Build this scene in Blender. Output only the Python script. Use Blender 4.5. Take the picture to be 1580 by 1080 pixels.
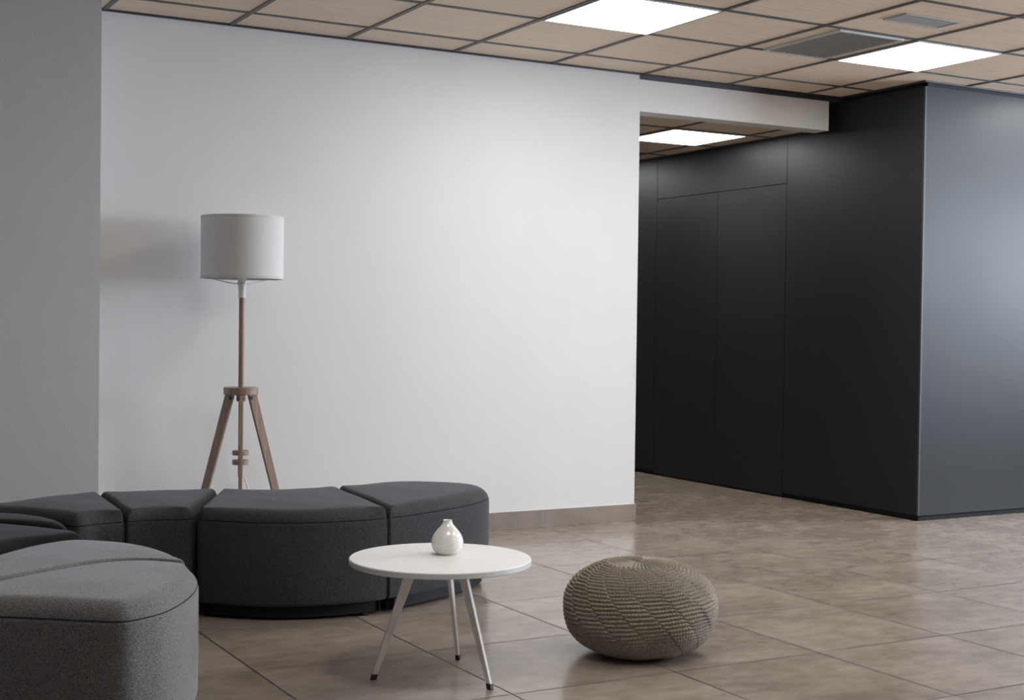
import bpy, bmesh, math, random
from mathutils import Vector, Matrix
from mathutils.geometry import delaunay_2d_cdt
PI = math.pi
for o in list(bpy.data.objects):
    bpy.data.objects.remove(o)
scn = bpy.context.scene
C = scn.collection

# ------------------------------------------------------------------ camera
CAM_H = 1.1104
FPX = 2130.85
rx = Vector((0.8735546, -0.4865559, 0.0128746))
ux = Vector((-0.0019965, 0.0228691, 0.9997365))
fx = Vector((0.4867221, 0.8733501, -0.0190060))
cd = bpy.data.cameras.new('camera')
cam = bpy.data.objects.new('camera', cd)
C.objects.link(cam)
cd.sensor_width = 36.0
cd.sensor_fit = 'HORIZONTAL'
cd.lens = FPX / 1580 * 36.0
cd.clip_start = 0.05
m = Matrix.Identity(4)
for i in range(3):
    m[i][0] = rx[i]; m[i][1] = ux[i]; m[i][2] = -fx[i]
m[0][3] = 0; m[1][3] = 0; m[2][3] = CAM_H
cam.matrix_world = m
scn.camera = cam

# ------------------------------------------------------------------ light set-up
LAMP_STRENGTH = 18.0        # ceiling panels
SKY_STRENGTH = 32.0        # daylight behind the window
scn.view_settings.view_transform = 'Standard'
scn.view_settings.look = 'None'
scn.view_settings.gamma = 1.0
scn.view_settings.use_curve_mapping = False
scn.view_settings.exposure = 0.0

w = bpy.data.worlds.new('daylight')
scn.world = w
w.use_nodes = True
bg = w.node_tree.nodes['Background']
bg.inputs[0].default_value = (0.74, 0.84, 1.0, 1)
bg.inputs[1].default_value = SKY_STRENGTH

WIN_X, WIN_Y0, WIN_Y1, WIN_Z0, WIN_Z1 = 10.5, 0.4, 5.0, 1.02, 2.46
pd = bpy.data.lights.new('window_daylight', 'AREA')
pd.shape = 'RECTANGLE'
pd.size = WIN_Z1 - WIN_Z0
pd.size_y = WIN_Y1 - WIN_Y0
pd.cycles.is_portal = True
po = bpy.data.objects.new('window_daylight', pd)
po.location = (WIN_X + 0.10, (WIN_Y0 + WIN_Y1) / 2, (WIN_Z0 + WIN_Z1) / 2)
po.rotation_euler = (0, PI / 2, 0)
C.objects.link(po)


# ------------------------------------------------------------------ materials
def newmat(name):
    mt = bpy.data.materials.new(name)
    mt.use_nodes = True
    nt = mt.node_tree
    return mt, nt, nt.nodes['Principled BSDF']


def N(nt, t, **kw):
    n = nt.nodes.new(t)
    for k, v in kw.items():
        setattr(n, k, v)
    return n


def L(nt, a, b):
    nt.links.new(a, b)


def val(nt, op, a, b=None, c=None):
    n = N(nt, 'ShaderNodeMath', operation=op)
    for i, x in enumerate((a, b, c)):
        if x is None:
            continue
        if isinstance(x, (int, float)):
            n.inputs[i].default_value = x
        else:
            L(nt, x, n.inputs[i])
    return n.outputs[0]


def mixc(nt, fac, a, b, mode='MIX'):
    n = N(nt, 'ShaderNodeMix', data_type='RGBA', blend_type=mode)
    if isinstance(fac, (int, float)):
        n.inputs[0].default_value = fac
    else:
        L(nt, fac, n.inputs[0])
    for i, x in ((6, a), (7, b)):
        if isinstance(x, tuple):
            n.inputs[i].default_value = (*x, 1)
        else:
            L(nt, x, n.inputs[i])
    return n.outputs[2]


def coords(nt, scale=(1, 1, 1), kind='Object'):
    tc = N(nt, 'ShaderNodeTexCoord')
    mp = N(nt, 'ShaderNodeMapping')
    mp.inputs['Scale'].default_value = scale
    L(nt, tc.outputs[kind], mp.inputs[0])
    return mp.outputs[0]


def noise(nt, vec, scale, detail=3, rough=.5, dist=0):
    n = N(nt, 'ShaderNodeTexNoise')
    n.inputs['Scale'].default_value = scale
    n.inputs['Detail'].default_value = detail
    n.inputs['Roughness'].default_value = rough
    n.inputs['Distortion'].default_value = dist
    L(nt, vec, n.inputs['Vector'])
    return n.outputs['Fac']


def ramp(nt, fac, stops):
    n = N(nt, 'ShaderNodeValToRGB')
    e = n.color_ramp.elements
    while len(e) > 1:
        e.remove(e[-1])
    e[0].position = stops[0][0]
    e[0].color = (*stops[0][1], 1) if isinstance(stops[0][1], tuple) else (stops[0][1],) * 3 + (1,)
    for p, c in stops[1:]:
        q = e.new(p)
        q.color = (*c, 1) if isinstance(c, tuple) else (c, c, c, 1)
    L(nt, fac, n.inputs[0])
    return n.outputs[0]


def bump(nt, bs, h, strength=.3, dist=.01):
    b = N(nt, 'ShaderNodeBump')
    b.inputs['Strength'].default_value = strength
    b.inputs['Distance'].default_value = dist
    L(nt, h, b.inputs['Height'])
    L(nt, b.outputs[0], bs.inputs['Normal'])


def simple(name, col, rough=.5, metal=0., var=.06, nscale=20, spec=.5, bstr=0., bscale=80):
    mt, nt, bs = newmat(name)
    v = coords(nt)
    n = noise(nt, v, nscale, 3)
    lo = tuple(c * (1 - var) for c in col)
    hi = tuple(min(1, c * (1 + var)) for c in col)
    L(nt, ramp(nt, n, [(.3, lo), (.7, hi)]), bs.inputs['Base Color'])
    bs.inputs['Roughness'].default_value = rough
    bs.inputs['Metallic'].default_value = metal
    bs.inputs['Specular IOR Level'].default_value = spec
    if bstr:
        bump(nt, bs, noise(nt, v, bscale, 4), bstr, .004)
    return mt


M = {}
M['white_wall'] = simple('white_paint', (.72, .715, .705), .62, var=.012, nscale=3, spec=.3, bstr=.12, bscale=140)
M['grey_wall'] = simple('grey_paint', (.52, .52, .51), .7, var=.02, nscale=2, spec=.2, bstr=.3, bscale=160)
M['dim_wall'] = simple('plain_paint', (.42, .41, .40), .8, var=.02, nscale=2, spec=.2)
M['black'] = simple('black_plinth', (.006, .006, .007), .6, spec=.2)
M['black_rubber'] = simple('black_rubber', (.012, .012, .013), .45)
M['shadow_gap'] = simple('dark_aluminium', (.045, .045, .05), .45, metal=.2)
M['grid'] = simple('ceiling_grid_paint', (.10, .095, .09), .5)
M['white_metal'] = simple('cream_powder_coat', (.72, .70, .66), .38, var=.02)
M['white_lam'] = simple('white_laminate', (.80, .79, .76), .42, var=.015, nscale=6)
M['white_edge'] = simple('grey_white_edge_band', (.62, .62, .61), .45, var=.015)
M['white_plastic'] = simple('white_plastic', (.78, .77, .74), .35)
M['wire'] = simple('grey_wire', (.34, .34, .34), .4, metal=.3)
M['vent_frame'] = simple('satin_aluminium', (.55, .55, .54), .4, metal=.5)
M['vent_slat'] = simple('grey_louvre', (.26, .26, .255), .45, metal=.2)
M['grille'] = simple('pale_grille', (.40, .39, .37), .5, metal=.1)


def mat_floor(name, base, light, dark, joints=True):
    mt, nt, bs = newmat(name)
    tc = N(nt, 'ShaderNodeTexCoord')
    sp = N(nt, 'ShaderNodeSeparateXYZ')
    L(nt, tc.outputs['Object'], sp.inputs[0])
    TX, TY, X0, Y0 = .5985, .6085, 1.420, 3.592
    u = val(nt, 'DIVIDE', val(nt, 'SUBTRACT', sp.outputs[0], X0), TX)
    v = val(nt, 'DIVIDE', val(nt, 'SUBTRACT', sp.outputs[1], Y0), TY)
    iu = val(nt, 'FLOOR', u)
    iv = val(nt, 'FLOOR', v)
    cmb = N(nt, 'ShaderNodeCombineXYZ')
    L(nt, iu, cmb.inputs[0]); L(nt, iv, cmb.inputs[1])
    wn = N(nt, 'ShaderNodeTexWhiteNoise', noise_dimensions='3D')
    L(nt, cmb.outputs[0], wn.inputs[0])
    # every tile samples its own patch of the cloudy print
    off = N(nt, 'ShaderNodeVectorMath', operation='MULTIPLY_ADD')
    L(nt, wn.outputs['Color'], off.inputs[0])
    off.inputs[1].default_value = (30, 30, 30)
    L(nt, tc.outputs['Object'], off.inputs[2])
    mp = N(nt, 'ShaderNodeMapping')
    mp.inputs['Scale'].default_value = (1.0, 1.6, 1)
    mp.inputs['Rotation'].default_value = (0, 0, .35)
    L(nt, off.outputs[0], mp.inputs[0])
    n1 = noise(nt, mp.outputs[0], 1.9, 5, .52, .15)
    n2 = noise(nt, mp.outputs[0], 10, 4, .55)
    f = val(nt, 'ADD', val(nt, 'MULTIPLY', n1, .58), val(nt, 'MULTIPLY', n2, .42))
    f = val(nt, 'ADD', f, val(nt, 'MULTIPLY', val(nt, 'SUBTRACT', wn.outputs['Value'], .5), .05))
    col = ramp(nt, f, [(.32, dark), (.5, base), (.68, light)])
    fac = None
    if joints:
        def dist(uv, t):
            fr = val(nt, 'FRACT', uv)
            d = val(nt, 'MINIMUM', fr, val(nt, 'SUBTRACT', 1.0, fr))
            return val(nt, 'MULTIPLY', d, t)
        d = val(nt, 'MINIMUM', dist(u, TX), dist(v, TY))
        jn = N(nt, 'ShaderNodeMapRange', interpolation_type='SMOOTHSTEP')
        L(nt, d, jn.inputs[0])
        jn.inputs[1].default_value = .0026
        jn.inputs[2].default_value = .0042
        jn.inputs[3].default_value = 1
        jn.inputs[4].default_value = 0
        fac = jn.outputs[0]
        col = mixc(nt, val(nt, 'MULTIPLY', fac, .95), col, (.020, .016, .013))
    L(nt, col, bs.inputs['Base Color'])
    r = ramp(nt, n2, [(.3, .19), (.7, .235)])
    if fac is not None:
        r = val(nt, 'ADD', r, val(nt, 'MULTIPLY', fac, .25))
    L(nt, r, bs.inputs['Roughness'])
    bs.inputs['Specular IOR Level'].default_value = .9
    if fac is not None:
        L(nt, val(nt, 'SUBTRACT', .9, val(nt, 'MULTIPLY', fac, .75)), bs.inputs['Specular IOR Level'])
    return mt


M['floor'] = mat_floor('taupe_stone_tile', (.285, .235, .190), (.370, .312, .258), (.205, .165, .130))
M['skirting'] = mat_floor('taupe_skirting_tile', (.27, .23, .195), (.32, .275, .235), (.22, .185, .155), joints=False)

CX0, CY0, TL, TW = 2.0509, 6.8085, .6, .6052


def mat_wood_ceiling():
    mt, nt, bs = newmat('oak_veneer_tile')
    tc = N(nt, 'ShaderNodeTexCoord')
    sp = N(nt, 'ShaderNodeSeparateXYZ')
    L(nt, tc.outputs['Object'], sp.inputs[0])
    iu = val(nt, 'FLOOR', val(nt, 'DIVIDE', val(nt, 'SUBTRACT', sp.outputs[0], CX0), TL))
    iv = val(nt, 'FLOOR', val(nt, 'DIVIDE', val(nt, 'SUBTRACT', sp.outputs[1], CY0), TW))
    cmb = N(nt, 'ShaderNodeCombineXYZ')
    L(nt, iu, cmb.inputs[0]); L(nt, iv, cmb.inputs[1])
    wn = N(nt, 'ShaderNodeTexWhiteNoise', noise_dimensions='3D')
    L(nt, cmb.outputs[0], wn.inputs[0])
    off = N(nt, 'ShaderNodeVectorMath', operation='MULTIPLY_ADD')
    L(nt, wn.outputs['Color'], off.inputs[0])
    off.inputs[1].default_value = (7, 7, 7)
    L(nt, tc.outputs['Object'], off.inputs[2])
    mp = N(nt, 'ShaderNodeMapping')
    mp.inputs['Scale'].default_value = (2.2, 75, 1)
    L(nt, off.outputs[0], mp.inputs[0])
    n1 = noise(nt, mp.outputs[0], 1.0, 5, .6, .2)
    mp2 = N(nt, 'ShaderNodeMapping')
    mp2.inputs['Scale'].default_value = (6, 260, 1)
    L(nt, off.outputs[0], mp2.inputs[0])
    n2 = noise(nt, mp2.outputs[0], 1.0, 3, .5)
    f = val(nt, 'ADD', val(nt, 'MULTIPLY', n1, .65), val(nt, 'MULTIPLY', n2, .35))
    f = val(nt, 'ADD', f, val(nt, 'MULTIPLY', val(nt, 'SUBTRACT', wn.outputs['Value'], .5), .05))
    col = ramp(nt, f, [(.30, (.63, .505, .395)), (.5, (.75, .620, .50)), (.70, (.82, .70, .58))])
    L(nt, col, bs.inputs['Base Color'])
    bs.inputs['Roughness'].default_value = .55
    bs.inputs['Specular IOR Level'].default_value = .3
    bump(nt, bs, n2, .15, .001)
    return mt


M['ceiling'] = mat_wood_ceiling()


def mat_wood(name, c0, c1, axis=2):
    mt, nt, bs = newmat(name)
    sc = [60, 60, 60]
    sc[axis] = 3
    v = coords(nt, tuple(sc))
    n1 = noise(nt, v, 1, 5, .6, .4)
    L(nt, ramp(nt, n1, [(.3, c0), (.7, c1)]), bs.inputs['Base Color'])
    bs.inputs['Roughness'].default_value = .45
    bump(nt, bs, n1, .15, .001)
    return mt


M['walnut'] = mat_wood('walnut_wood', (.20, .130, .092), (.32, .220, .160))


def mat_fabric(name, dark, light, rough=.95, sheen=.25):
    mt, nt, bs = newmat(name)
    v = coords(nt)
    # woven melange: short flecks in two directions
    va = coords(nt, (260, 260, 700))
    vb = coords(nt, (620, 620, 260))
    a = noise(nt, va, 1, 2, .6)
    b = noise(nt, vb, 1, 2, .6)
    g = noise(nt, v, 7, 3, .5)
    f = val(nt, 'ADD', val(nt, 'MULTIPLY', a, .5), val(nt, 'MULTIPLY', b, .5))
    c = ramp(nt, f, [(.40, dark), (.60, light)])
    c = mixc(nt, .06, c, ramp(nt, g, [(.3, tuple(x * .85 for x in dark)), (.7, light)]))
    L(nt, c, bs.inputs['Base Color'])
    bs.inputs['Roughness'].default_value = rough
    bs.inputs['Specular IOR Level'].default_value = .15
    bs.inputs['Sheen Weight'].default_value = sheen
    bs.inputs['Sheen Roughness'].default_value = .4
    bump(nt, bs, f, .45, .0012)
    return mt


M['charcoal'] = mat_fabric('charcoal_wool', (.015, .015, .016), (.080, .080, .083), sheen=.13)
M['midgrey'] = mat_fabric('mid_grey_wool', (.050, .050, .050), (.245, .243, .238), sheen=.32)
M['blackwool'] = mat_fabric('black_wool', (.007, .007, .008), (.016, .016, .018), sheen=.12)
M['seam_dark'] = simple('seam_dark_thread', (.014, .014, .015), .9, spec=.1)  # thread a little darker than the charcoal fabric
M['seam_grey'] = simple('seam_grey_thread', (.030, .030, .031), .9, spec=.1)


def mat_dark_panel(name, col, rough=.36):
    mt, nt, bs = newmat(name)
    v = coords(nt)
    n = noise(nt, v, 1.1, 3, .5)
    n2 = noise(nt, v, 350, 2, .6)
    L(nt, ramp(nt, n, [(.3, tuple(c * .94 for c in col)), (.7, tuple(c * 1.06 for c in col))]), bs.inputs['Base Color'])
    L(nt, ramp(nt, n, [(.3, rough - .02), (.7, rough + .03)]), bs.inputs['Roughness'])
    bs.inputs['Specular IOR Level'].default_value = .24
    bump(nt, bs, n2, .06, .0006)
    return mt


M['panel'] = mat_dark_panel('anthracite_laminate', (.018, .018, .019), .43)
M['panel_edge'] = simple('anthracite_edge_profile', (.03, .03, .033), .5, metal=.0)


def mat_emit(name, col, s):
    mt, nt, bs = newmat(name)
    v = coords(nt)
    n = noise(nt, v, 1.5, 1)
    c = ramp(nt, n, [(.2, tuple(x * .985 for x in col)), (.8, col)])
    bs.inputs['Base Color'].default_value = (.9, .9, .9, 1)
    L(nt, c, bs.inputs['Emission Color'])
    bs.inputs['Emission Strength'].default_value = s
    return mt


M['panel_light'] = mat_emit('lit_opal_diffuser', (1.0, .985, .965), LAMP_STRENGTH)


def mat_shade():
    mt, nt, bs = newmat('white_linen_shade')
    va = coords(nt, (60, 60, 700))
    vb = coords(nt, (500, 500, 40))
    f = val(nt, 'ADD', val(nt, 'MULTIPLY', noise(nt, va, 1, 2), .5), val(nt, 'MULTIPLY', noise(nt, vb, 1, 2), .5))
    L(nt, ramp(nt, f, [(.35, (.66, .65, .64)), (.65, (.76, .755, .75))]), bs.inputs['Base Color'])
    bs.inputs['Roughness'].default_value = .85
    bs.inputs['Specular IOR Level'].default_value = .1
    tr = N(nt, 'ShaderNodeBsdfTranslucent')
    tr.inputs[0].default_value = (.7, .69, .68, 1)
    mx = N(nt, 'ShaderNodeMixShader')
    mx.inputs[0].default_value = .18
    L(nt, bs.outputs[0], mx.inputs[1]); L(nt, tr.outputs[0], mx.inputs[2])
    L(nt, mx.outputs[0], nt.nodes['Material Output'].inputs[0])
    bump(nt, bs, f, .2, .0006)
    return mt


M['shade'] = mat_shade()
M['shade_band'] = simple('folded_linen_band', (.60, .585, .575), .85, spec=.1)


def mat_vase():
    mt, nt, bs = newmat('speckled_cream_glaze')
    v = coords(nt)
    n = noise(nt, v, 25, 3)
    vo = N(nt, 'ShaderNodeTexVoronoi')
    vo.inputs['Scale'].default_value = 210
    L(nt, v, vo.inputs['Vector'])
    wn = N(nt, 'ShaderNodeTexWhiteNoise')
    L(nt, vo.outputs['Color'], wn.inputs[0])
    spot = val(nt, 'MULTIPLY', val(nt, 'LESS_THAN', vo.outputs['Distance'], .22), val(nt, 'GREATER_THAN', wn.outputs['Value'], .70))
    c = ramp(nt, n, [(.3, (.79, .765, .70)), (.7, (.86, .845, .79))])
    c = mixc(nt, val(nt, 'MULTIPLY', spot, .6), c, (.28, .22, .16))
    L(nt, c, bs.inputs['Base Color'])
    bs.inputs['Roughness'].default_value = .10
    bs.inputs['Coat Weight'].default_value = .4
    bs.inputs['Coat Roughness'].default_value = .04
    return mt


M['vase'] = mat_vase()


def mat_knit():
    mt, nt, bs = newmat('taupe_knit_cord')
    v = coords(nt)
    n = noise(nt, v, 140, 3, .7)
    n2 = noise(nt, v, 9, 3, .5)
    at = N(nt, 'ShaderNodeAttribute', attribute_name='valley')
    c = ramp(nt, n, [(.3, (.16, .135, .104)), (.7, (.38, .335, .27))])
    c = mixc(nt, .3, c, ramp(nt, n2, [(.3, (.22, .19, .15)), (.7, (.36, .32, .26))]))
    L(nt, c, bs.inputs['Base Color'])
    bs.inputs['Roughness'].default_value = .9
    bs.inputs['Specular IOR Level'].default_value = .15
    bs.inputs['Sheen Weight'].default_value = .15
    bump(nt, bs, n, .6, .002)
    return mt


M['knit'] = mat_knit()


# ------------------------------------------------------------------ mesh helpers
def obj(name, bm, mat, parent=None, smooth=False, recalc=True):
    if recalc:
        bmesh.ops.recalc_face_normals(bm, faces=bm.faces)
    me = bpy.data.meshes.new(name)
    bm.to_mesh(me)
    bm.free()
    o = bpy.data.objects.new(name, me)
    C.objects.link(o)
    me.materials.append(M[mat])
    if smooth:
        for p in me.polygons:
            p.use_smooth = True
    if parent:
        o.parent = parent
    return o


def auto_smooth(o, ang=35):
    """mark sharp edges so that flat rims stay crisp"""
    me = o.data
    bm = bmesh.new()
    bm.from_mesh(me)
    for e in bm.edges:
        if len(e.link_faces) == 2 and e.calc_face_angle(0) > math.radians(ang):
            e.smooth = False
    for f in bm.faces:
        f.smooth = True
    bm.to_mesh(me)
    bm.free()
    return o


def struct(name, bm, mat, label=None, parent=None):
    o = obj(name, bm, mat, parent)
    if parent is None:
        o['kind'] = 'structure'
    if label:
        o['label'] = label
    return o


def thing(name, label, cat, loc=(0, 0, 0), group=None):
    o = bpy.data.objects.new(name, None)
    C.objects.link(o)
    o.location = loc
    o.empty_display_size = .1
    o['label'] = label
    o['category'] = cat
    if group:
        o['group'] = group
    return o


def bx(bm, x0, x1, y0, y1, z0, z1, bev=0.):
    vs = [bm.verts.new((x, y, z)) for x in (x0, x1) for y in (y0, y1) for z in (z0, z1)]
    q = [(0, 1, 3, 2), (4, 6, 7, 5), (0, 4, 5, 1), (2, 3, 7, 6), (0, 2, 6, 4), (1, 5, 7, 3)]
    fs = [bm.faces.new([vs[i] for i in f]) for f in q]
    if bev:
        es = list({e for f in fs for e in f.edges})
        bmesh.ops.bevel(bm, geom=es, offset=bev, segments=2, affect='EDGES', profile=.5)
    return bm


def box(x0, x1, y0, y1, z0, z1, bev=0.):
    return bx(bmesh.new(), x0, x1, y0, y1, z0, z1, bev)


def lathe(bm, prof, seg=96, cx=0, cy=0, close=True):
    rings = []
    for r, z in prof:
        if r < 1e-6:
            rings.append([bm.verts.new((cx, cy, z))])
        else:
            rings.append([bm.verts.new((cx + r * math.cos(2 * PI * k / seg), cy + r * math.sin(2 * PI * k / seg), z)) for k in range(seg)])
    for a, b in zip(rings, rings[1:]):
        for k in range(seg):
            k2 = (k + 1) % seg
            if len(a) == 1 and len(b) == 1:
                continue
            if len(a) == 1:
                bm.faces.new((a[0], b[k], b[k2]))
            elif len(b) == 1:
                bm.faces.new((a[k], b[0], a[k2]))
            else:
                bm.faces.new((a[k], b[k], b[k2], a[k2]))
    return bm


def tube(bm, pts, r, seg=10, closed=False, cap=True):
    pts = [Vector(p) for p in pts]
    n = len(pts)
    rings = []
    up = None
    for i, p in enumerate(pts):
        if closed:
            t = pts[(i + 1) % n] - pts[i - 1]
        else:
            t = pts[min(i + 1, n - 1)] - pts[max(i - 1, 0)]
        t.normalize()
        if up is None:
            up = Vector((0, 0, 1)) if abs(t.z) < .9 else Vector((1, 0, 0))
        a = up - t * up.dot(t)
        a.normalize()
        up = a
        b = t.cross(a)
        rr = r[i] if isinstance(r, (list, tuple)) else r
        rings.append([bm.verts.new(p + a * rr * math.cos(2 * PI * k / seg) + b * rr * math.sin(2 * PI * k / seg)) for k in range(seg)])
    m_ = n if closed else n - 1
    for i in range(m_):
        A, B = rings[i], rings[(i + 1) % n]
        for k in range(seg):
            bm.faces.new((A[k], A[(k + 1) % seg], B[(k + 1) % seg], B[k]))
    if cap and not closed:
        bm.faces.new(rings[0]); bm.faces.new(rings[-1][::-1])
    return bm


def bar(bm, p0, p1, wdir, w0, w1, t0, t1, bev=0.):
    """tapered flat bar from p0 to p1; wdir = direction of its wide side"""
    p0, p1 = Vector(p0), Vector(p1)
    wd = Vector(wdir).normalized()
    td = wd.cross(p1 - p0).normalized()
    vs = []
    for p, w_, t_ in ((p0, w0, t0), (p1, w1, t1)):
        for a, b in ((-1, -1), (1, -1), (1, 1), (-1, 1)):
            vs.append(bm.verts.new(p + wd * w_ * a / 2 + td * t_ * b / 2))
    fs = [bm.faces.new([vs[i] for i in f]) for f in ((0, 1, 2, 3), (4, 7, 6, 5), (0, 4, 5, 1), (1, 5, 6, 2), (2, 6, 7, 3), (3, 7, 4, 0))]
    if bev:
        es = list({e for f in fs for e in f.edges})
        bmesh.ops.bevel(bm, geom=es, offset=bev, segments=2, affect='EDGES', profile=.5)
    return bm


# ------------------------------------------------------------------ the room
CZ = 2.5346      # main ceiling
YW = 6.5046      # white wall
XE = 4.4337      # its free end
XD = 5.9245      # dark wall beside the passage
YD = 5.7984      # dark wall facing the room
YL = 6.0         # grey wall on the left
XL = 1.329
LZ = 2.36        # passage ceiling

struct('floor', box(-3.5, 10.7, -4.2, 11.2, -.10, 0), 'floor')
struct('ceiling', box(-3.5, 10.7, -4.2, YW, CZ, CZ + .08), 'ceiling')
struct('ceiling', box(XE - 2.6, XD, YW + .12, 11.0, LZ, LZ + .06), 'ceiling')
struct('wall_back', box(XL - .1, XE, YW, YW + .16, 0, CZ), 'white_wall')
struct('wall_left_back', box(-3.5, XL, YL, YW + .16, 0, CZ), 'grey_wall')
# lintel over the passage, with the dark shadow gap above it and a dark closing piece at its end
struct('trim_1', box(XE, 5.835, YW, YW + .13, 2.322, 2.502), 'white_wall')
struct('trim_2', box(XE, XD, YW - .004, YW + .13, 2.502, CZ), 'shadow_gap')
struct('trim_3', box(5.835, XD, YW + .115, YW + .13, 2.322, 2.502), 'panel')
# passage walls behind the white wall
struct('wall_passage_left', box(XE - 2.7, XE - 2.6, YW + .16, 11.0, 0, CZ), 'dim_wall')
struct('wall_passage_end', box(XE - 2.7, XD, 11.0, 11.1, 0, CZ), 'dim_wall')
# room walls out of the picture, closing the room
struct('wall_left', box(-3.6, -3.5, -4.2, YL, 0, CZ), 'white_wall')
struct('wall_front', box(-3.5, 10.5, -4.3, -4.2, 0, CZ), 'dim_wall')
bm = bmesh.new()
bx(bm, WIN_X, WIN_X + .2, -4.2, WIN_Y0, 0, CZ)
bx(bm, WIN_X, WIN_X + .2, WIN_Y1, YD + .2, 0, CZ)
bx(bm, WIN_X, WIN_X + .2, WIN_Y0, WIN_Y1, 0, WIN_Z0)
bx(bm, WIN_X, WIN_X + .2, WIN_Y0, WIN_Y1, WIN_Z1, CZ)
struct('wall_right', bm, 'dim_wall')
bm = bmesh.new()
for y in (WIN_Y0, WIN_Y0 + 1.31, WIN_Y0 + 2.63, WIN_Y1 - .06):
    bx(bm, WIN_X + .05, WIN_X + .09, y, y + .06, WIN_Z0, WIN_Z1)
bx(bm, WIN_X + .05, WIN_X + .09, WIN_Y0, WIN_Y1, WIN_Z0, WIN_Z0 + .05)
bx(bm, WIN_X + .05, WIN_X + .09, WIN_Y0, WIN_Y1, WIN_Z1 - .05, WIN_Z1)
struct('window_1', bm, 'panel_edge')

# dark panelled block: one wall faces the room, the other runs down the passage
PL, TG = .032, .030        # plinth height, top gap
D = .02
struct('wall_dark_front', box(XD + .012, WIN_X, YD, YD + D, PL, CZ - TG), 'panel')
struct('wall_dark_core', box(XD + D, WIN_X, YD + D, 11.1, 0, CZ), 'black')
bm = bmesh.new()
bx(bm, XD + .014, WIN_X, YD + .012, YD + D, 0, PL)
bx(bm, XD + .012, XD + D, YD + .012, 11.0, 0, PL)
struct('baseboard_dark', bm, 'black')
bm = bmesh.new()
bx(bm, XD + .002, WIN_X, YD + .002, YD + D, CZ - TG, CZ)
bx(bm, XD + .002, XD + D, YD + .002, YW, CZ - TG, CZ)
struct('trim_4', bm, 'black')
struct('trim_5', box(XD - .001, XD + .012, YD - .001, YD + .012, PL, CZ - TG, .0015), 'panel_edge')
g = .0022
ys = [YD + .012, 6.99, 7.715, 8.448, 9.9, 11.0]
struct('wall_dark_side', box(XD, XD + D, ys[0], ys[1] - g, PL, CZ - TG), 'panel')
struct('door_1', box(XD, XD + D, ys[1] + g, ys[2] - g, PL - .02, 2.045 - g), 'panel')
struct('door_2', box(XD, XD + D, ys[2] + g, ys[3] - g, PL - .02, 2.045 - g), 'panel')
struct('trim_6', box(XD, XD + D, ys[1] + g, ys[3] - g, 2.045 + g, CZ - TG), 'panel')
struct('wall_dark_far', box(XD, XD + D, ys[3] + g, ys[5], PL, CZ - TG), 'panel')

# tiled skirting on the white wall
bm = bmesh.new()
edges = [XL, 2.03, 2.63, 3.23, 3.838, XE + .008]
for a, b in zip(edges, edges[1:]):
    bx(bm, a + .0015, b - .0015, YW - .010, YW, 0, .095, .001)
bx(bm, XE, XE + .008, YW, YW + .16, 0, .095, .001)
struct('baseboard_back', bm, 'skirting')
bm = bmesh.new()
bx(bm, XL, XE + .006, YW - .007, YW, 0, .093)
bx(bm, XL + .01, XE + .004, YW - .006, YW, .093, .0965)
struct('trim_7', bm, 'white_edge')
bm = bmesh.new()
for k in range(8):
    a = XL - .6 * k - .6
    if a < -3.5:
        break
    bx(bm, a + .0015, a + .5985, YL - .010, YL, 0, .095, .001)
struct('baseboard_left', bm, 'skirting')

# ceiling T-grid (one mesh per direction and level)
gw = .024
vent_cell = (4, 5, 2, 3)
bm = bmesh.new()
i = -9
xs_g = [CX0 + TL * k for k in range(-9, 15)]
ys_g = [CY0 - TW * k for k in range(1, 19)]
for x in xs_g:
    if -3.5 < x < 10.5:
        y1 = YW if x < XD else YD
        bx(bm, x - gw / 2, x + gw / 2, -4.2, y1, CZ - .005, CZ)
for y in ys_g:
    if y > -4.2:
        x1 = 10.5 if y < YD else XD
        bx(bm, -3.5, x1, y - gw / 2, y + gw / 2, CZ - .0045, CZ)
struct('trim_8', bm, 'grid')
bm = bmesh.new()     # perimeter angle along the walls
bx(bm, -3.5, XL, YL - .018, YL, CZ - .007, CZ)
bx(bm, XL, XE, YW - .016, YW, CZ - .009, CZ)
bx(bm, XE, XD, YW - .016, YW - .004, CZ - .006, CZ)
bx(bm, XD - .014, XD, YD, YW, CZ - .010, CZ)
bx(bm, XD - .014, 10.5, YD - .016, YD, CZ - .010, CZ)
struct('trim_9', bm, 'shadow_gap')
bm = bmesh.new()
LX = [5.728 - TL * k for k in range(0, 7)]
LY = [7.145 + .585 * k for k in range(-1, 7)]
for x in LX:
    bx(bm, x - gw / 2, x + gw / 2, YW + .13, 11.0, LZ - .005, LZ)
for y in LY[1:]:
    bx(bm, XE - 2.6, XD, y - gw / 2, y + gw / 2, LZ - .0045, LZ)
bx(bm, XD - .010, XD, YW + .13, 11.0, LZ - .008, LZ)
bx(bm, XE, XD, YW + .13, YW + .142, LZ - .035, LZ)
struct('trim_10', bm, 'grid')


# ------------------------------------------------------------------ ceiling lights
def ceiling_light(x0, x1, y0, y1, z, label, group='square light panels'):
    cx, cy = (x0 + x1) / 2, (y0 + y1) / 2
    t = thing('ceiling_light', label, 'ceiling light', (cx, cy, z), group)
    hx, hy = (x1 - x0) / 2, (y1 - y0) / 2
    b = bmesh.new()
    f = .008
    bx(b, -hx, hx, -hy, -hy + f, -.010, 0)
    bx(b, -hx, hx, hy - f, hy, -.010, 0)
    bx(b, -hx, -hx + f, -hy + f, hy - f, -.010, 0)
    bx(b, hx - f, hx, -hy + f, hy - f, -.010, 0)
    obj('frame', b, 'white_plastic', t)
    obj('diffuser', box(-hx + f, hx - f, -hy + f, hy - f, -.008, -.001), 'panel_light', t)
    return t


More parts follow.
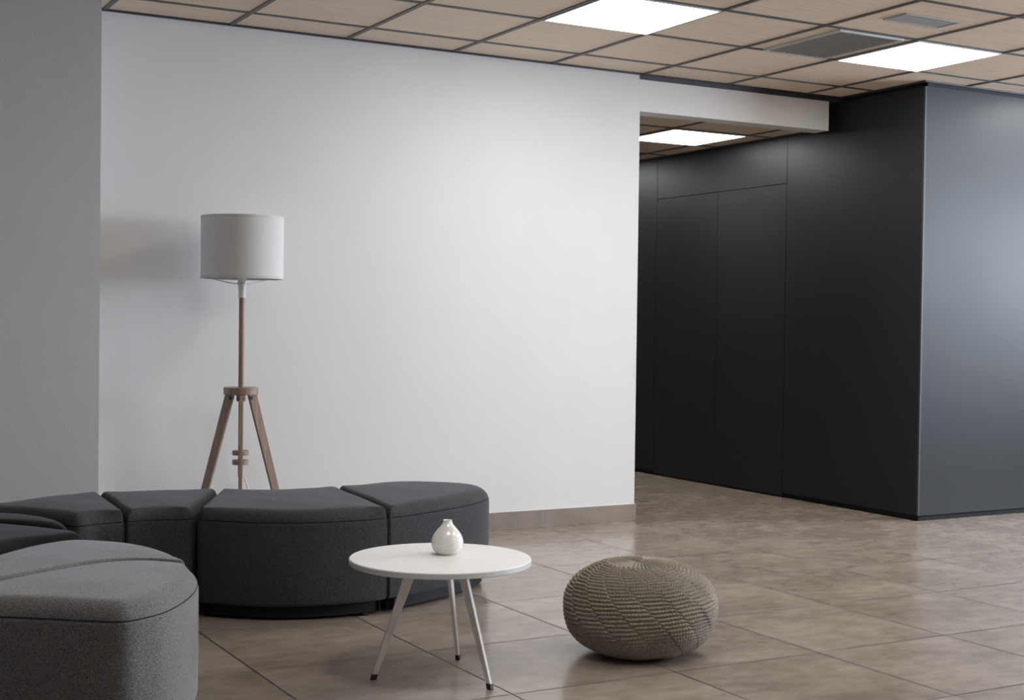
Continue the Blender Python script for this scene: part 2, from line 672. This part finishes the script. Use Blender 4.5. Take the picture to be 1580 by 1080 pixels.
def cell(i, j):
    e = gw / 2 - .004
    return (CX0 + TL * i + e, CX0 + TL * (i + 1) - e, CY0 - TW * (j + 1) + e, CY0 - TW * j - e)


ceiling_light(*cell(2, 2), CZ, 'lit square ceiling panel above the white wall, leftmost and nearest of the three')
ceiling_light(*cell(5, 2), CZ, 'lit square ceiling panel beside the dark air vent, rightmost of the three')
ceiling_light(5.140 + .002, 5.728 - .008, 7.145 + .008, 7.730 - .008, LZ, 'lit square panel in the lower ceiling of the passage beyond the white beam')
for (i, j, lb) in ((8, 2, 'lit square ceiling panel further right along the dark wall'),
                   (2, 6, 'lit square ceiling panel overhead, in line with the leftmost lit panel'),
                   (-1, 6, 'added lit square ceiling panel, unseen, overhead above the winding bench'),  # unseen panel added to bring more light to the left side
                   (2, 10, 'added lit square ceiling panel, unseen, behind the viewer'),  # unseen panel added to lift the light on the foreground
                   (5, 6, 'lit square ceiling panel overhead, in line with the air vent panel'),
                   (8, 6, 'lit square ceiling panel overhead nearest to the window')):
    ceiling_light(*cell(i, j), CZ, lb, 'light panels out of view')
ceiling_light(5.142, 5.720, 8.908, 9.477, LZ, 'lit square panel further down the passage', 'light panel deep in the passage')

# ------------------------------------------------------------------ air vent and small grille
t = thing('ceiling_vent', 'dark louvred air vent with a pale metal frame beside the right light panel', 'vent', (4.768, 5.302, CZ))
hx, hy = .207, .286
b = bmesh.new()
fw = .020
for s in (-1, 1):
    bx(b, -hx, hx, s * hy - (fw if s > 0 else 0), s * hy + (fw if s < 0 else 0), -.012, -.0, .002)
    bx(b, s * hx - (fw if s > 0 else 0), s * hx + (fw if s < 0 else 0), -hy + fw, hy - fw, -.012, -.0, .002)
obj('frame', b, 'vent_frame', t)
obj('backing', box(-hx + fw, hx - fw, -hy + fw, hy - fw, -.002, 0), 'black', t)
n = 15
for k in range(n):
    x = -hx + fw + (k + .5) * (2 * hx - 2 * fw) / n
    b = bmesh.new()
    bar(b, (x, -hy + fw, -.007), (x, hy - fw, -.007), (.8, 0, -.6), .015, .015, .0018, .0018)
    obj('slat', b, 'vent_slat', t)

t = thing('ceiling_grille', 'small pale rectangular grille set in a wooden ceiling tile', 'vent', (4.750, 4.678, CZ))
hx, hy = .172, .074
b = bmesh.new()
fw = .012
for s in (-1, 1):
    bx(b, -hx, hx, s * hy - (fw if s > 0 else 0), s * hy + (fw if s < 0 else 0), -.007, 0, .0015)
    bx(b, s * hx - (fw if s > 0 else 0), s * hx + (fw if s < 0 else 0), -hy + fw, hy - fw, -.007, 0, .0015)
obj('frame', b, 'grille', t)
b = bmesh.new()
bx(b, -hx + fw, hx - fw, -hy + fw, hy - fw, -.0015, 0)
obj('backing', b, 'vent_slat', t)
for k in range(14):
    y = -hy + fw + (k + .5) * (2 * hy - 2 * fw) / 14
    obj('slat', box(-hx + fw, hx - fw, y - .0028, y + .0028, -.005, -.0015), 'grille', t)


# ------------------------------------------------------------------ upholstered seats
def smooth_outline(pts, step=.012):
    """Catmull-Rom through the points; entries (x, y, r) with r are rounded straight corners"""
    n = len(pts)
    out = []
    # expand: each point is (x,y) smooth, or (x,y,'c',radius) corner
    P, F = [], []
    for i, p in enumerate(pts):
        if len(p) > 2:
            r = p[2]
            a = Vector(pts[i - 1][:2]); b = Vector(p[:2]); c = Vector(pts[(i + 1) % n][:2])
            d1 = (a - b).normalized(); d2 = (c - b).normalized()
            q0 = b + d1 * r; q2 = b + d2 * r
            for t in (0, .25, .5, .75, 1):
                P.append(q0 * (1 - t) ** 2 + b * 2 * t * (1 - t) + q2 * t * t)
                F.append({0: 's', 1: 'e'}.get(t, 'c'))
        else:
            P.append(Vector(p[:2]))
            F.append('m')
    m_ = len(P)
    for i in range(m_):
        p0, p1, p2, p3 = P[i - 1], P[i], P[(i + 1) % m_], P[(i + 2) % m_]
        L_ = (p2 - p1).length
        k = max(1, int(L_ / step))
        if F[i] == 'e' and F[(i + 1) % m_] == 's':
            out += [p1.lerp(p2, j / k) for j in range(k)]
            continue
        # centripetal-ish tangents
        def knot(a, b):
            return max((b - a).length, 1e-5) ** .5
        t0 = 0; t1 = t0 + knot(p0, p1); t2 = t1 + knot(p1, p2); t3 = t2 + knot(p2, p3)
        for j in range(k):
            t = t1 + (t2 - t1) * j / k
            A1 = p0 * ((t1 - t) / (t1 - t0)) + p1 * ((t - t0) / (t1 - t0))
            A2 = p1 * ((t2 - t) / (t2 - t1)) + p2 * ((t - t1) / (t2 - t1))
            A3 = p2 * ((t3 - t) / (t3 - t2)) + p3 * ((t - t2) / (t3 - t2))
            B1 = A1 * ((t2 - t) / (t2 - t0)) + A2 * ((t - t0) / (t2 - t0))
            B2 = A2 * ((t3 - t) / (t3 - t1)) + A3 * ((t - t1) / (t3 - t1))
            out.append(B1 * ((t2 - t) / (t2 - t1)) + B2 * ((t - t1) / (t2 - t1)))
    return out


def offset_loop(P, d):
    n = len(P)
    area = sum(P[i].x * P[(i + 1) % n].y - P[(i + 1) % n].x * P[i].y for i in range(n))
    s = 1 if area > 0 else -1
    out = []
    for i in range(n):
        t = (P[(i + 1) % n] - P[i - 1]).normalized()
        out.append(P[i] + Vector((-t.y, t.x)) * s * d)
    return out


def seat_module(label, pts, fabric, seam_mat, group, roll=.065, rise=.043, seam_z=.366, corner_seams=(), joints=()):
    """low stool with an outline traced on plan; pts counter-clockwise or not, metres in the room"""
    raw = smooth_outline(pts)
    cx = sum(p.x for p in raw) / len(raw); cy = sum(p.y for p in raw) / len(raw)
    c = Vector((cx, cy))
    loop = [p - c for p in raw]
    n = len(loop)
    t = thing('upholstered_stool', label, 'stool', (cx, cy, 0), group)
    z_bot = .056
    # side upholstery
    b = bmesh.new()
    prof = [(.05, z_bot), (.010, z_bot), (.003, z_bot + .004), (.0, z_bot + .012), (-.001, .2), (0, seam_z - .012), (.0012, seam_z - .005), (.004, seam_z - .001), (.014, seam_z)]
    rings = []
    for d, z in prof:
        rings.append([b.verts.new((p.x, p.y, z)) for p in offset_loop(loop, d)])
    for A, B in zip(rings, rings[1:]):
        for k in range(n):
            b.faces.new((A[k], A[(k + 1) % n], B[(k + 1) % n], B[k]))
    obj('side_cover', b, fabric, t, smooth=True)
    # seam cord
    b = bmesh.new()
    tube(b, [(p.x, p.y, seam_z + .0004) for p in offset_loop(loop, .0032)], .0014, 6, closed=True)
    obj('piping', b, seam_mat, t, smooth=True)
    for idx in corner_seams:
        # vertical seam at the loop point closest to the given plan position
        q = Vector(idx) - c
        k = min(range(n), key=lambda i_: (loop[i_] - q).length)
        p = offset_loop(loop, .0006)[k]
        b = bmesh.new()
        tube(b, [(p.x, p.y, z_bot + .012), (p.x, p.y, .2), (p.x, p.y, seam_z - .006)], .0017, 6)
        obj('vertical_seam', b, seam_mat, t, smooth=True)
    # domed cushion top by constrained triangulation
    P0 = offset_loop(loop, .0035)
    import numpy as np

    def segdist(p, a, b_):
        a = Vector(a) - c; b_ = Vector(b_) - c
        ab = b_ - a
        k_ = max(0, min(1, (p - a).dot(ab) / ab.dot(ab)))
        return (p - a - ab * k_).length
    A = np.array([[p.x, p.y] for p in P0])
    B = np.roll(A, -1, 0)

    def bdist(q):
        ab = B - A
        tt = np.clip(((q - A) * ab).sum(1) / ((ab * ab).sum(1) + 1e-12), 0, 1)
        return np.sqrt((((A + ab * tt[:, None]) - q) ** 2).sum(1).min())

    def inside(q):
        y1, y2, x1, x2 = A[:, 1], B[:, 1], A[:, 0], B[:, 0]
        cr = (y1 > q[1]) != (y2 > q[1])
        xi = x1 + (q[1] - y1) / np.where(cr, (y2 - y1), 1) * (x2 - x1)
        return (np.sum(cr & (q[0] < xi)) % 2) == 1
    vco = [Vector(a) for a in A.tolist()]
    ne = len(vco)
    edg = [(i_, (i_ + 1) % ne) for i_ in range(ne)]
    insets = (.0015, .004, .008, .013, .020, .028, .038, .050)
    dvals = [0.0] * ne
    for d in insets:
        for p in offset_loop(P0, d):
            q = np.array([p.x, p.y])
            if inside(q) and bdist(q) > d * .96:
                vco.append(Vector((p.x, p.y)))
    x0, y0 = A.min(0); x1, y1 = A.max(0)
    stp = .016
    yy = y0; row = 0
    while yy < y1:
        xx = x0 + (stp / 2 if row % 2 else 0)
        while xx < x1:
            q = np.array([xx, yy])
            if inside(q) and bdist(q) > .058:
                vco.append(Vector((xx, yy)))
            xx += stp
        yy += stp * .87; row += 1
    r = delaunay_2d_cdt(vco, edg, [list(range(ne))], 1, 1e-6)
    b = bmesh.new()
    vv = []
    rnd = random.Random(int(abs(cx * 1000)))
    for p in r[0]:
        d = bdist(np.array([p.x, p.y]))
        u = min(1.0, d / roll)
        if joints:
            # edges that butt against the next module are rolled more tightly
            pv = Vector((p.x, p.y))
            dj = min(segdist(pv, j[0], j[1]) for j in joints)
            rj = min(joints, key=lambda j: segdist(pv, j[0], j[1]))[2]
            w_ = max(0., min(1., (dj - d - .012) / .05))
            w_ = w_ * w_ * (3 - 2 * w_)
            rr_ = rj * (1 - w_) + roll * w_
            u = min(1.0, d / rr_)
        z = seam_z + .001 + rise * (1 - (1 - u) ** 2.3) ** .62
        z += .006 * min(1.0, d / .25) + .0012 * math.sin(p.x * 17 + cx * 5) * math.sin(p.y * 15 + cy * 3) * u
        vv.append(b.verts.new((p.x, p.y, z)))
    for f in r[2]:
        try:
            b.faces.new([vv[i_] for i_ in f])
        except ValueError:
            pass
    obj('cushion_top', b, fabric, t, smooth=True)
    # recessed plinth and feet
    pl = offset_loop(loop, .028)
    b = bmesh.new()
    lo = [b.verts.new((p.x, p.y, .012)) for p in pl]
    hi = [b.verts.new((p.x, p.y, z_bot + .004)) for p in pl]
    for k in range(n):
        b.faces.new((lo[k], lo[(k + 1) % n], hi[(k + 1) % n], hi[k]))
    b.faces.new(lo)
    b.faces.new(hi)
    obj('plinth', b, 'black', t)
    ft = offset_loop(loop, .085)
    for fr in (.06, .31, .56, .81):
        p = ft[int(fr * n)]
        b = bmesh.new()
        lathe(b, [(0, 0), (.02, 0), (.022, .004), (.016, .009), (.013, .0125), (0, .0125)], 20, p.x, p.y)
        obj('foot', b, 'black_rubber', t)
    return t


GA = 'charcoal modules of the winding bench'
J12 = ((1.226, 5.092), (1.262, 5.70))
J23 = ((1.470, 5.055), (1.736, 5.60))
J34 = ((2.144, 4.793), (2.215, 5.475))
seat_module('charcoal rounded end module of the winding bench, furthest right, behind the round table',
            [(2.1465, 4.794, .012), (2.31, 4.850), (2.50, 4.945), (2.68, 5.065), (2.79, 5.19), (2.815, 5.32), (2.76, 5.45), (2.62, 5.56), (2.45, 5.585), (2.2175, 5.50, .012)],
            'charcoal', 'seam_dark', GA, corner_seams=[(2.152, 4.794)], joints=[(*J34, .022)])
seat_module('widest charcoal bench module with a bulging front, behind the left half of the table',
            [(1.476, 5.040, .03), (1.57, 4.945), (1.68, 4.86), (1.80, 4.805), (1.93, 4.780), (2.05, 4.778), (2.1415, 4.792, .012), (2.213, 5.485, .010), (2.08, 5.515), (1.92, 5.53), (1.740, 5.600, .012)],
            'charcoal', 'seam_dark', GA, corner_seams=[(2.137, 4.79)], joints=[(*J34, .018), (*J23, .018)])
seat_module('charcoal wedge bench module with a narrow hollow front, between bulging and leftmost modules',
            [(1.229, 5.092, .010), (1.35, 5.090), (1.466, 5.060, .03), (1.735, 5.610, .012), (1.62, 5.655), (1.45, 5.685), (1.2635, 5.70, .010)],
            'charcoal', 'seam_dark', GA, corner_seams=[(1.235, 5.092)], joints=[(*J12, .020), (*J23, .024)])
seat_module('charcoal bench module at the left edge, in front of the grey wall',
            [(1.223, 5.091, .010), (1.12, 5.075), (1.035, 5.030, .05), (.975, 5.16), (.90, 5.27), (.80, 5.35), (.66, 5.40), (.52, 5.42), (.50, 5.44), (.60, 5.46), (.86, 5.535), (1.05, 5.66), (1.2595, 5.695, .010)],
            'charcoal', 'seam_dark', GA, corner_seams=[(1.217, 5.09)], joints=[(*J12, .012)])
GB = 'black stools of the rosette'
AB = [(.40, 5.13), (.60, 5.085), (.78, 4.985), (.88, 4.86), (.945, 4.755)]
CD = [(.40, 3.775), (.60, 3.875), (.79, 3.995), (.93, 4.045), (1.03, 4.022), (1.115, 3.935)]


def shift(L_, dx, dy):
    return [(x + dx, y + dy) for x, y in L_]


seat_module('black stool module at the left edge, rear one of the dark pair',
            [(.97, 4.80), (.985, 4.90), (.955, 5.05), (.885, 5.18), (.78, 5.25), (.60, 5.29), (.42, 5.29), (.34, 5.22)] + shift(AB, .006, .008),
            'blackwool', 'black', GB, roll=.05)
seat_module('black stool module at the left edge, between the rear dark one and the grey stools',
            [(.975, 4.60), (.985, 4.68)] + shift(AB, -.006, -.008)[::-1] + [(.26, 5.08), (.20, 4.85), (.35, 4.58), (.52, 4.42), (.65, 4.45), (.79, 4.55), (.90, 4.575)],
            'blackwool', 'black', GB, roll=.05)
GC = 'grey stools of the rosette'
jc = [(a, b, .016) for a, b in zip(CD, CD[1:])]
seat_module('mid-grey stool module at the lower left, the one behind',
            [(.50, 3.875), (.61, 3.90)] + shift(CD[2:], .006, .007) + [(1.150, 4.02), (1.145, 4.20), (1.07, 4.40), (.93, 4.515), (.79, 4.47), (.64, 4.32), (.52, 4.12), (.45, 3.95)],
            'midgrey', 'seam_grey', GC, joints=jc)
seat_module('mid-grey stool module at the lower left, nearest to the viewer',
            [(.36, 3.69), (.56, 3.595), (.70, 3.49), (.822, 3.395, .05), (.93, 3.465), (1.03, 3.60), (1.10, 3.745), (1.132, 3.86)] + shift(CD, -.003, -.005)[::-1],
            'midgrey', 'seam_grey', GC, joints=jc)


# ------------------------------------------------------------------ round table
tx, ty = 1.915, 3.880
tz = .375
t = thing('side_table', 'small round white table on three splayed flat legs, in front of the bench', 'table', (tx, ty, 0))
b = bmesh.new()
R_ = .285
lathe(b, [(0, tz - .019), (R_ - .003, tz - .019), (R_ - .0005, tz - .0175), (R_ - .0005, tz - .002), (R_ - .002, tz), (0, tz)], 160)
o = obj('tabletop', b, 'white_lam', t)
auto_smooth(o)
b = bmesh.new()
lathe(b, [(R_ - .0006, tz - .0172), (R_ + .0006, tz - .0165), (R_ + .0006, tz - .0028), (R_ - .0006, tz - .0022), (R_ - .0006, tz - .0172)], 160)
auto_smooth(obj('edge_band', b, 'white_edge', t))
b = bmesh.new()
lathe(b, [(0, tz - .025), (.13, tz - .025), (.13, tz - .019), (0, tz - .019)], 60)
obj('mounting_plate', b, 'white_metal', t)
for fxy in ((1.716, 3.930), (1.983, 3.672), (2.062, 4.041)):
    d = Vector((fxy[0] - tx, fxy[1] - ty, 0))
    top = d * .42 + Vector((0, 0, tz - .019))
    low = d + Vector((0, 0, .014))
    wd = d.normalized()
    b = bmesh.new()
    bar(b, top, low, wd, .036, .0165, .012, .010, .0012)
    lg = obj('leg', b, 'white_metal', t)
    b = bmesh.new()
    dn = (low - top).normalized()
    bar(b, low - dn * .004, Vector((d.x, d.y, 0)) + wd * .004, wd, .0195, .0185, .013, .013, .001)
    cap = obj('foot_cap', b, 'black_rubber', lg)
    cap['label'] = 'black rubber foot cap'

# ------------------------------------------------------------------ vase
vx, vy = 1.961, 3.925
vz = tz
prof = [(0, .001), (.024, .0), (.027, .0015), (.0355, .009), (.0415, .019), (.0443, .030), (.0448, .039), (.0432, .049), (.0395, .060),
        (.0335, .071), (.0262, .081), (.0195, .0895), (.0148, .0965), (.0125, .1025), (.0118, .1065), (.0124, .1085), (.0118, .1095), (.0100, .1085), (.0094, .1055), (.0100, .100), (.014, .092), (.020, .083), (0, .075)]
# refine the profile with a spline
pts3 = []
for i in range(len(prof) - 1):
    p0 = prof[max(i - 1, 0)]; p1 = prof[i]; p2 = prof[i + 1]; p3 = prof[min(i + 2, len(prof) - 1)]
    for k in range(4):
        s = k / 4
        def cr(a, b_, c_, d_):
            return .5 * ((2 * b_) + (-a + c_) * s + (2 * a - 5 * b_ + 4 * c_ - d_) * s * s + (-a + 3 * b_ - 3 * c_ + d_) * s ** 3)
        pts3.append((max(0, cr(p0[0], p1[0], p2[0], p3[0])), max(0, cr(p0[1], p1[1], p2[1], p3[1]))))
pts3.append(prof[-1])
b = lathe(bmesh.new(), [(r * 1.15, z) for r, z in pts3], 96)
bmesh.ops.remove_doubles(b, verts=b.verts, dist=.00005)
o = obj('bud_vase', b, 'vase', smooth=True)
o.location = (vx, vy, vz)
o['label'] = 'small cream speckled ceramic bud vase standing on the round white table'
o['category'] = 'vase'

# ------------------------------------------------------------------ floor lamp
lx, ly = 2.020, 6.200
t = thing('floor_lamp', 'wooden tripod floor lamp with a white drum shade, behind the bench', 'lamp', (lx, ly, 0))
ZT, ZB, RS = 1.588, 1.302, .1885
b = bmesh.new()
lathe(b, [(RS, ZB), (RS, ZT), (RS - .002, ZT), (RS - .002, ZB), (RS, ZB)], 128)
sh = auto_smooth(obj('lamp_shade', b, 'shade', t))
for z0, z1 in ((ZB - .0005, ZB + .012), (ZT - .012, ZT + .0005)):
    b = bmesh.new()
    lathe(b, [(RS + .0008, z0), (RS + .0008, z1), (RS - .003, z1), (RS - .003, z0), (RS + .0008, z0)], 128)
    auto_smooth(obj('shade_band', b, 'shade_band', sh))
b = bmesh.new()
for a in (.35, .35 + 2 * PI / 3, .35 + 4 * PI / 3):
    pts = []
    for k in range(13):
        s = k / 12
        r = .018 + (RS - .003 - .018) * s
        z = 1.279 + .024 * (1 - math.cos(s * PI)) / 2 + .002 * s
        pts.append((r * math.cos(a), r * math.sin(a), z))
    tube(b, pts, .0022, 6)
lathe(b, [(.016, 1.279), (.026, 1.279), (.026, 1.282), (.016, 1.282), (.016, 1.279)], 40)
obj('shade_carrier', b, 'wire', t, smooth=False)
b = bmesh.new()
lathe(b, [(0, 1.214), (.0155, 1.214), (.0165, 1.218), (.0165, 1.250), (.0175, 1.252), (.0175, 1.262), (.0195, 1.264), (.0200, 1.279), (.0215, 1.281),
          (.0215, 1.286), (.0190, 1.288), (.0195, 1.300), (.018, 1.316), (.013, 1.322), (0, 1.322)], 40)
auto_smooth(obj('socket', b, 'white_plastic', t))
b = bmesh.new()
lathe(b, [(0, 1.322), (.012, 1.322), (.013, 1.335), (.022, 1.355), (.0295, 1.378), (.029, 1.398), (.020, 1.415), (0, 1.422)], 40)
obj('light_bulb', b, 'white_plastic', t, smooth=True)
b = bmesh.new()
lathe(b, [(0, .800), (.0130, .800), (.0130, 1.214), (0, 1.214)], 40)
auto_smooth(obj('pole', b, 'walnut', t))
b = bmesh.new()
lathe(b, [(0, .767), (.078, .767), (.080, .769), (.080, .798), (.078, .800), (0, .800)], 72)
auto_smooth(obj('hub', b, 'walnut', t))
b = bmesh.new()
lathe(b, [(0, .735), (.020, .735), (.0215, .738), (.0215, .767), (0, .767)], 40)
auto_smooth(obj('lower_boss', b, 'walnut', t))
b = bmesh.new()
lathe(b, [(0, .385), (.0115, .385), (.0115, .735), (0, .735)], 32)
auto_smooth(obj('drop_pole', b, 'walnut', t))
for z in (.452, .496):
    b = bmesh.new()
    lathe(b, [(0, z - .011), (.036, z - .011), (.038, z - .009), (.038, z + .009), (.036, z + .011), (0, z + .011)], 48)
    auto_smooth(obj('stacking_disc', b, 'walnut', t))
view = math.atan2(-ly, -lx)
for k in range(3):
    a = view + k * 2 * PI / 3
    d = Vector((math.cos(a), math.sin(a), 0))
    top = d * .058 + Vector((0, 0, .766))
    foot = d * .275
    b = bmesh.new()
    bar(b, top, foot, d, .044, .034, .0175, .0175, .0015)
    # cut flat on the floor: clamp the foot end to z = 0
    for v in b.verts:
        if v.co.z < .001:
            v.co.z = .0
        if v.co.z > .7665:
            v.co.z = .7665
    obj('leg', b, 'walnut', t)
    b = bmesh.new()
    p = d * .030 + Vector((0, 0, .748))
    sd = Vector((-d.y, d.x, 0))
    tube(b, [p + d * .02 - sd * .012, p + d * .02 + sd * .012], .0075, 14)
    obj('hinge_pin', b, 'black_rubber', t)
b = bmesh.new()
pts = [(0, 0, .40)]
cr_ = Vector((rx.x, rx.y, 0)).normalized()
for s, z in ((.004, .388), (.012, .372), (.020, .350), (.026, .325), (.029, .29), (.030, .22), (.031, .12), (.036, .04), (.055, .006), (.10, .004), (.2, .004)):
    p = cr_ * s * 1.25
    pts.append((p.x + .01, p.y + .02 * min(1, s / .03), z))
tube(b, pts, .0034, 8)
obj('power_cord', b, 'white_plastic', t, smooth=True)

# ------------------------------------------------------------------ knitted pouf
px, py, PR, PH = 2.672, 3.875, .258, .310
NT, NP = 1000, 360
rows_side = 27
lean = 17


def pouf_point(s):
    """s in 0..1 from the top centre to the underside centre -> (r, z, nr, nz)"""
    a = PI / 2 - s * PI

    def P(a):
        ca, sa = max(0., math.cos(a)), math.sin(a)
        r = PR * ca ** (.74 if sa > 0 else .60)
        z = PH / 2 + PH / 2 * (1 if sa > 0 else -1) * abs(sa) ** (1.0 if sa > 0 else .92)
        return r, z
    r, z = P(a)
    e = 1e-3
    r1, z1 = P(min(PI / 2, a + e)); r2, z2 = P(max(-PI / 2, a - e))
    dr, dz = r2 - r1, z2 - z1
    l = math.hypot(dr, dz) or 1
    return r, z, -dz / l, dr / l


# arc length table
tab = [pouf_point(k / 2000) for k in range(2001)]
arc = [0.]
for k in range(2000):
    arc.append(arc[-1] + math.hypot(tab[k + 1][0] - tab[k][0], tab[k + 1][1] - tab[k][1]))
LT = arc[-1]
S_DISC = .122         # arc radius of the gathered rosette on top
row_h = .0128


def h_at(th, s):
    if s < S_DISC:
        # radial pleats of the gathered crown
        f = s / S_DISC
        pl = abs(math.cos(th * 21 + .8 * math.sin(3 * th))) ** .6
        amp = .0130 * min(1, f * 2.5)
        d = amp * (pl - .5) - .010 * math.exp(-(s / .03) ** 2) + .001 * math.sin(5 * th + 1) * f
        d += .0012 * math.sin(2 * th + .7) * f - .002
        rim = math.exp(-((s - S_DISC * .96) / .006) ** 2)
        return d + .003 * rim
    if s > LT - .13:
        fade = max(0., 1 - (s - (LT - .13)) / .04)
    else:
        fade = 1.
    q = (s - S_DISC) / row_h
    # spiral, with rows stepping along leaning wales
    r_ = max(.06, pouf_r(s))
    wale = th * 16 / (2 * PI) - (s - S_DISC) * 9.5
    wf = wale - math.floor(wale)
    # rows climb slightly inside each wale and step at its edge
    q2 = q + .5 * wf + .10 * math.sin(3 * th + 1) + .07 * math.sin(7 * th + q * .4)
    row = math.floor(q2)
    fr = q2 - row
    ridge = math.sin(PI * fr) ** .75
    # twisted strands: slanting stitches, direction alternates per row
    sg = 1 if row % 2 == 0 else -1
    stitch = .5 + .5 * math.sin(th * 140 + sg * fr * 3.4 + row * 1.3)
    edge = math.exp(-(min(wf, 1 - wf) / .05) ** 2)
    d = .0098 * ridge + .0030 * (stitch - .5) * ridge - .0030 * edge * (.4 + .6 * stitch)
    d += .0016 * math.sin(row * 12.9898 + math.floor(wale) * 4.1)
    return (d - .006) * fade


def pouf_r(s):
    k = min(1999, max(0, int(s / LT * 2000)))
    # approximate lookup through the arc table
    import bisect
    j = min(2000, bisect.bisect_left(arc, s))
    return tab[j][0]


import bisect
verts, faces, svals = [], [], []
verts.append((0, 0, 0))
for ip in range(1, NP):
    s = LT * ip / NP
    j = min(2000, bisect.bisect_left(arc, s))
    r, z, nr, nz = tab[j]
    lump = 0
    for it in range(NT):
        th = 2 * PI * it / NT
        d = h_at(th, s) + .0035 * math.sin(2 * th + z * 12) * (r / PR)
        rr = max(0.0005, r + nr * d)
        verts.append((rr * math.cos(th), rr * math.sin(th), max(.0, z + nz * d)))
last = len(verts)
verts.append((0, 0, 0.0))
verts[0] = (0, 0, PH - .013)
for it in range(NT):
    faces.append((0, 1 + it, 1 + (it + 1) % NT))
for ip in range(NP - 2):
    a0 = 1 + ip * NT
    b0 = a0 + NT
    for it in range(NT):
        i2 = (it + 1) % NT
        faces.append((a0 + it, b0 + it, b0 + i2, a0 + i2))
a0 = 1 + (NP - 2) * NT
for it in range(NT):
    faces.append((a0 + it, last, a0 + (it + 1) % NT))
me = bpy.data.meshes.new('knitted_pouf')
me.from_pydata(verts, [], faces)
me.update()
me.polygons.foreach_set('use_smooth', [True] * len(me.polygons))
me.materials.append(M['knit'])
o = bpy.data.objects.new('knitted_pouf', me)
C.objects.link(o)
o.location = (px, py, 0)
o['label'] = 'round taupe knitted pouf with a gathered top, standing on the tiled floor'
o['category'] = 'pouf'
